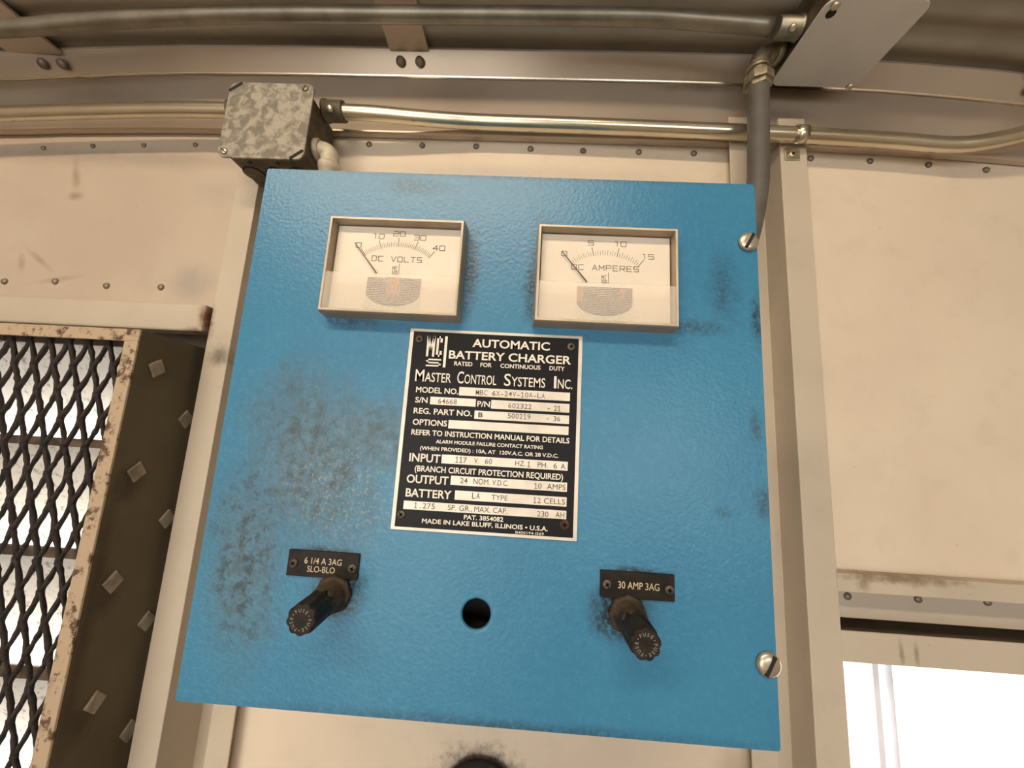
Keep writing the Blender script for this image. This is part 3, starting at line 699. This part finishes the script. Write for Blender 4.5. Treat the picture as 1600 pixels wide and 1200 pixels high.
# fuse labels and fuse holders
def fuse_label(x0, x1, z1, lines, label):
    e = empty_part('fuse_label', (x0 + .019, 0, z1 - .0131), label)
    bm = B(); box(bm, x0, x1, -.0014, 0, z1 - .0131, z1); obj('plate', bm, 'label_black', e, .0003)
    for tx, a, b, zb, cap in lines:
        bm = B(); put_text(bm, tx, x0 + a, x0 + b, z1 - zb, cap, -.00150, .004); obj('lettering', bm, 'label_text', e, recalc=False)
    screw(e, (x0 + .0035, -.0014, z1 - .0066), .0024, 'dark_screw', 30, True, name='label_screw'); screw(e, (x1 - .0029, -.0014, z1 - .0074), .0024, 'dark_screw', 75, True, name='label_screw')
fuse_label(-.1030, -.0645, -.0750, (('6 1/4 A 3AG', .0092, .0294, .0064, .0031), ('SLO-BLO', .0112, .0262, .0105, .0030)), 'black engraved label reading 6 1/4 A 3AG SLO-BLO')
fuse_label(.0634, .1017, -.0746, (('30 AMP 3AG', .0092, .0304, .0082, .0034),), 'black engraved label reading 30 AMP 3AG')
def fuse_holder(x, z, label, ph):
    e = empty_part('fuse_holder', (x, 0, z - .009), label)
    bm = B(); lathe(bm, (x, 0, z), (0, -1, 0), [(.0098, 0), (.0098, .003), (.0088, .0034), (.0078, .0040), (.0074, .012), (.0070, .0155)], 8); obj('socket', bm, 'fuse_brown', e)
    bm = B(); R = []
    for y, s in ((-.0135, .95), (-.016, 1.0), (-.029, 1.0), (-.0302, .95), (-.0306, .88)):
        R.append([Vector((x + s * rr * math.cos(a), y, z + s * rr * math.sin(a))) for a, rr in [(2 * math.pi * k / 96 + ph, .0067 + .00045 * (1 - abs(math.sin(4.5 * 2 * math.pi * k / 96)) ** 1.0 * 2) * -1) for k in range(96)]])
    loft(bm, R); cap = obj('cap', bm, 'fuse_black', e)
    bm = B(); word = 'FUSE•FUSE•FUSE•'; n = len(word)
    for i, c_ in enumerate(word):
        a = math.radians(125) - 2 * math.pi * i / n; vs, fs = glyphs(c_, .012)
        ch_ = cap_h(.012); s = .00150 / ch_; cxm = (min(v[0] for v in vs) + max(v[0] for v in vs)) / 2
        ca, sa = math.cos(a - math.pi / 2), math.sin(a - math.pi / 2); V = []
        for v in vs:
            u, w_ = (v[0] - cxm) * s * .95, v[1] * s + .00345
            V.append(bm.verts.new((x + u * ca - w_ * sa, -.03072, z + u * sa + w_ * ca)))
        for f in fs:
            try: bm.faces.new([V[q] for q in f])
            except ValueError: pass
    obj('lettering', bm, 'fuse_print', e, recalc=False)
fuse_holder(-.0762, -.0956, 'black ribbed fuse cap below the SLO-BLO label', .2); fuse_holder(.0775, -.0950, 'black ribbed fuse cap below the 30 AMP label', .5)

# ================================================================== JUNCTION BOX on the left post
jb = root('junction_box', (-.2993, .195, .2945), 'square galvanised junction box above the top left corner of the blue charger', 'junction box')
jx, jz = -.2993, .3440
bm = B(); A = rrect(jx - .0485, jx + .0485, jz - .0485, jz + .0485, .018); Bq = rrect(jx - .0485, jx + .0485, jz - .0485, jz + .0485, .010)
prism(bm, A, .1672, .2195); obj('body', bm, 'galvanised_dark', jb, .001)
# cover plate with two open corner slots
bm = B(); o = rrect(jx - .0512, jx + .0512, jz - .0500, jz + .0500, .009, 5); prism(bm, o, .1648, .1670); obj('cover_plate', bm, 'galv', jb, .0004)
def slot(cx, cz, ang, L=.0075, ww=.0019):
    bm = B(); a = math.radians(ang); d = (math.cos(a), math.sin(a)); n = (-d[1], d[0]); P = []
    for k in range(9): th = math.pi * k / 8 - math.pi / 2; P.append((L + ww * math.cos(th), ww * math.sin(th)))
    for k in range(9): th = math.pi * k / 8 + math.pi / 2; P.append((-L + ww * math.cos(th), ww * math.sin(th)))
    prism(bm, [(cx + u * d[0] + v * n[0], cz + u * d[1] + v * n[1]) for u, v in P], .16455, .1662); obj('corner_slot', bm, 'black_slot', jb)
slot(jx - .0440, jz + .0435, 38); slot(jx + .0425, jz - .0440, 38)
screw(jb, (jx + .0405, .1648, jz + .0432), .0040, 'rivet_metal', 70, name='screw'); screw(jb, (jx - .0430, .1648, jz - .0425), .0042, 'bright_screw', -35, name='screw')
for x in (-.026, .004, .031):   # knockouts underneath
    bm = B(); cyl(bm, (jx + x, .193, jz - .0486), (jx + x, .193, jz - .0496), .0125, 24); k_ = obj('knockout', bm, 'black_slot', jb)
    bm = B(); cyl(bm, (jx + x, .1935, jz - .0486), (jx + x, .1935, jz - .0500), .0113, 24); obj('knockout_disc', bm, 'galvanised_dark', k_)
for x in (-.018, .016):
    bm = B(); cyl(bm, (jx + x, .174, jz - .0486), (jx + x, .174, jz - .0492), .0022, 10); obj('pry_hole', bm, 'black_slot', jb)
for s, zc in ((-1, .3850), (1, .3872)):      # set screw connectors
    xa = jx + s * .0485; bm = B()
    lathe(bm, (xa, .195, zc), (s, 0, 0), [(.0135, 0), (.0135, .003), (.0122, .0035), (.0122, .0240), (.0117, .0250)], 20); cn = obj('connector', bm, 'galvanised_dark' if s > 0 else 'emt_dull', jb)
    bm = B(); lathe(bm, (xa + s * .0135, .1850, zc - .0065 if s > 0 else zc + .0095), (0, -.8, -.55 if s > 0 else .7), [(.0038, 0), (.0038, .004), (.0030, .0048), (.0002, .005)], 12); obj('set_screw', bm, 'bright_screw', cn)
# elbow from junction box down into the charger
el = root('elbow_connector', (-.2325, .190, .29), 'short ivory elbow fitting joining the junction box to the charger top', 'conduit fitting')
bm = B(); lathe(bm, (-.2505, .190, .3270), (1, 0, 0), [(.0135, 0), (.0135, .0035), (.0118, .004), (.0118, .006)], 20); obj('lock_ring', bm, 'ivory_bushing', el)
bm = B(); tube(bm, [(-.2445, .190, .3270), (-.2385, .190, .3255), (-.2335, .190, .3205), (-.2320, .190, .3130), (-.2318, .190, .3040)], .0105, 20); obj('elbow', bm, 'ivory_bushing', el)
bm = B(); lathe(bm, (-.2318, .190, .3080), (0, 0, -1), [(.0112, 0), (.0128, .001), (.0128, .006), (.0112, .007), (.0112, .018)], 20); obj('collar', bm, 'ivory_bushing', el)
bm = B(); tube(bm, [(-.2318, .190, .2900), (-.2318, .190, .265), (-.222, .190, .235), (-.195, .190, .215), (-.1475, .190, .212)], .0085, 14); obj('nipple', bm, 'emt_dull', el)

# ================================================================== CONDUITS
def conduit(name, pts, r, mat, label, cat='conduit', k=8):
    bm = B(); tube(bm, pts, r, 20, k=k); return tag(obj(name, bm, mat), label, cat)
conduit('metal_conduit', [(-1.7, .195, .292), (-1.1, .195, .336), (-.85, .195, .3555), (-.6785, .195, .3700), (-.5337, .195, .3795), (-.44, .195, .3838), (-.3560, .195, .3850)], .0092, 'emt', 'shiny metal conduit running left from the junction box along the rail', 'conduit')
conduit('metal_conduit', [(-.2420, .195, .3872), (-.19, .1955, .3862), (-.1448, .2005, .3876), (-.0968, .2055, .3895), (-.0477, .2085, .3908), (.0667, .2085, .3899), (.1872, .2085, .3882), (.3054, .2085, .3856), (.3829, .2085, .3837), (.4593, .2085, .3808), (.5195, .2078, .3768), (.5573, .203, .3775), (.6114, .195, .3895), (.68, .185, .420)], .0092, 'emt',
        'long shiny metal conduit running right from the junction box above the charger', 'conduit')
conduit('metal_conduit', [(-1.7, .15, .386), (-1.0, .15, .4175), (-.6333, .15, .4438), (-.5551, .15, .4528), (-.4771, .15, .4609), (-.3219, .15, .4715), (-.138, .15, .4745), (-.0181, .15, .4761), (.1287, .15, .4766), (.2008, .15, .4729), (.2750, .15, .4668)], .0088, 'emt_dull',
        'dull topmost conduit hanging close under the roof', 'conduit')
# strap on the right post
st = root('conduit_strap', (.340, .214, .358), 'one hole metal strap holding the conduit to the right post', 'strap')
bm = B(); cz = .3848; R = []
for x in (.3370, .3500):
    sec = [(math.cos(a), math.sin(a)) for a in [math.radians(q) for q in range(-95, 96, 10)]]
    R.append([Vector((x, .2085 - .0112 * c_, cz + .0112 * s_)) for c_, s_ in sec] + [Vector((x, .2085 - .0096 * c_, cz + .0096 * s_)) for c_, s_ in sec[::-1]])
loft(bm, R); obj('saddle', bm, 'emt', st)
bm = B(); box(bm, .3315, .3500, .2178, .2198, .3590, .3750); obj('tab', bm, 'emt', st, .0006)
screw(st, (.3405, .2178, .3660), .0040, 'bright_screw', 30, True)

# ================================================================== CEILING BOX (right)
cb = root('ceiling_junction_box', (.357, .15, .4460), 'junction box with plain grey cover plate fixed under the roof, top right', 'junction box')
x0, x1, y0, y1 = .3045, .4080, .1080, .2005
bm = B(); box(bm, x0 + .003, x1 - .003, y0 + .003, y1 - .003, .4482, .4985); obj('body', bm, 'galvanised_dark', cb, .003)
bm = B(); o = []
for cx_, cy_, a0 in ((x1, y1, 0), (x0, y1, 90), (x0, y0, 180), (x1, y0, 270)):
    rr = .010; sx = -1 if cx_ == x1 else 1; sy = -1 if cy_ == y1 else 1
    for j in range(5):
        a = math.radians(a0 + 90 * j / 4); o.append((cx_ + sx * rr + rr * math.cos(a), cy_ + sy * rr + rr * math.sin(a)))
Aq = [bm.verts.new((x, y, .4460)) for x, y in o]; Bq = [bm.verts.new((x, y, .4480)) for x, y in o]
bm.faces.new(Aq); bm.faces.new(Bq[::-1])
for i in range(len(o)): bm.faces.new((Aq[i], Aq[(i + 1) % len(o)], Bq[(i + 1) % len(o)], Bq[i]))
obj('cover_plate', bm, 'plate_grey', cb, .0004)
for x, y in ((.4005, .1985), (.3145, .1135)):
    bm = B(); lathe(bm, (x, y, .4462), (0, 0, -1), [(.0042, 0), (.0040, .002), (.0026, .0036), (.0002, .0040)], 14); obj('screw', bm, 'bright_screw', cb)
bm = B(); cyl(bm, (.3160, .1210, .4462), (.3160, .1210, .4457), .0046, 18); obj('knockout_hole', bm, 'black_slot', cb)
for x, y, z in ((.4090, .165, .456), (.4095, .185, .4555)):
    bm = B(); lathe(bm, (x - .004, y, z), (1, 0, 0), [(.005, 0), (.005, .004), (.0035, .0055), (.0002, .006)], 12); obj('side_screw', bm, 'bright_screw', cb)
bm = B(); lathe(bm, (.3075, .15, .4655), (-1, 0, 0), [(.0125, 0), (.0125, .004), (.0112, .0045), (.0112, .026), (.0105, .027)], 18); cn = obj('connector', bm, 'emt_dull', cb)
bm = B(); lathe(bm, (.292, .1420, .4565), (0, -.5, -.8), [(.0036, 0), (.0036, .004), (.0028, .0048), (.0002, .005)], 12); obj('set_screw', bm, 'bright_screw', cn)

# ================================================================== FLEXIBLE CONDUIT from the ceiling box into the charger
fx = root('flexible_conduit', (.2545, .155, .12), 'grey flexible conduit with brass coloured fitting dropping behind the charger', 'conduit')
hy = .1785
hosepts = [(.2765, hy, .4230), (.2758, hy, .40), (.2735, hy, .35), (.2705, hy, .295), (.2635, hy, .252), (.2530, hy, .215), (.2350, hy, .175), (.1950, hy, .148), (.1475, hy, .138)]
bm = B(); tube(bm, hosepts, .0112, 20); obj('hose', bm, 'grey_plastic', fx)
bm = B(); lathe(bm, (.2768, hy, .4160), (0, 0, 1), [(.0124, 0), (.0132, .0005), (.0136, .006)], 6); lathe(bm, (.2768, hy, .4215), (0, 0, 1), [(.0158, 0), (.0161, .0015), (.0161, .0100), (.0146, .0115)], 8); obj('gland_nut', bm, 'die_cast', fx, .0004)
bm = B(); tube(bm, [(.2768, hy, .4320), (.2770, hy, .4440), (.2790, hy, .4560), (.2850, hy, .4640), (.2950, hy, .4670), (.3070, hy, .4675)], .0098, 18); obj('elbow', bm, 'die_cast', fx)
bm = B(); lathe(bm, (.2770, hy, .4405), (0, 0, 1), [(.0118, 0), (.0124, .001), (.0124, .0035), (.0118, .0045)], 18); obj('ring', bm, 'die_cast', fx)
bm = B(); lathe(bm, (.2975, hy, .4675), (1, 0, 0), [(.0130, 0), (.0135, .001), (.0135, .0060), (.0130, .007)], 8); obj('lock_nut', bm, 'die_cast', fx)
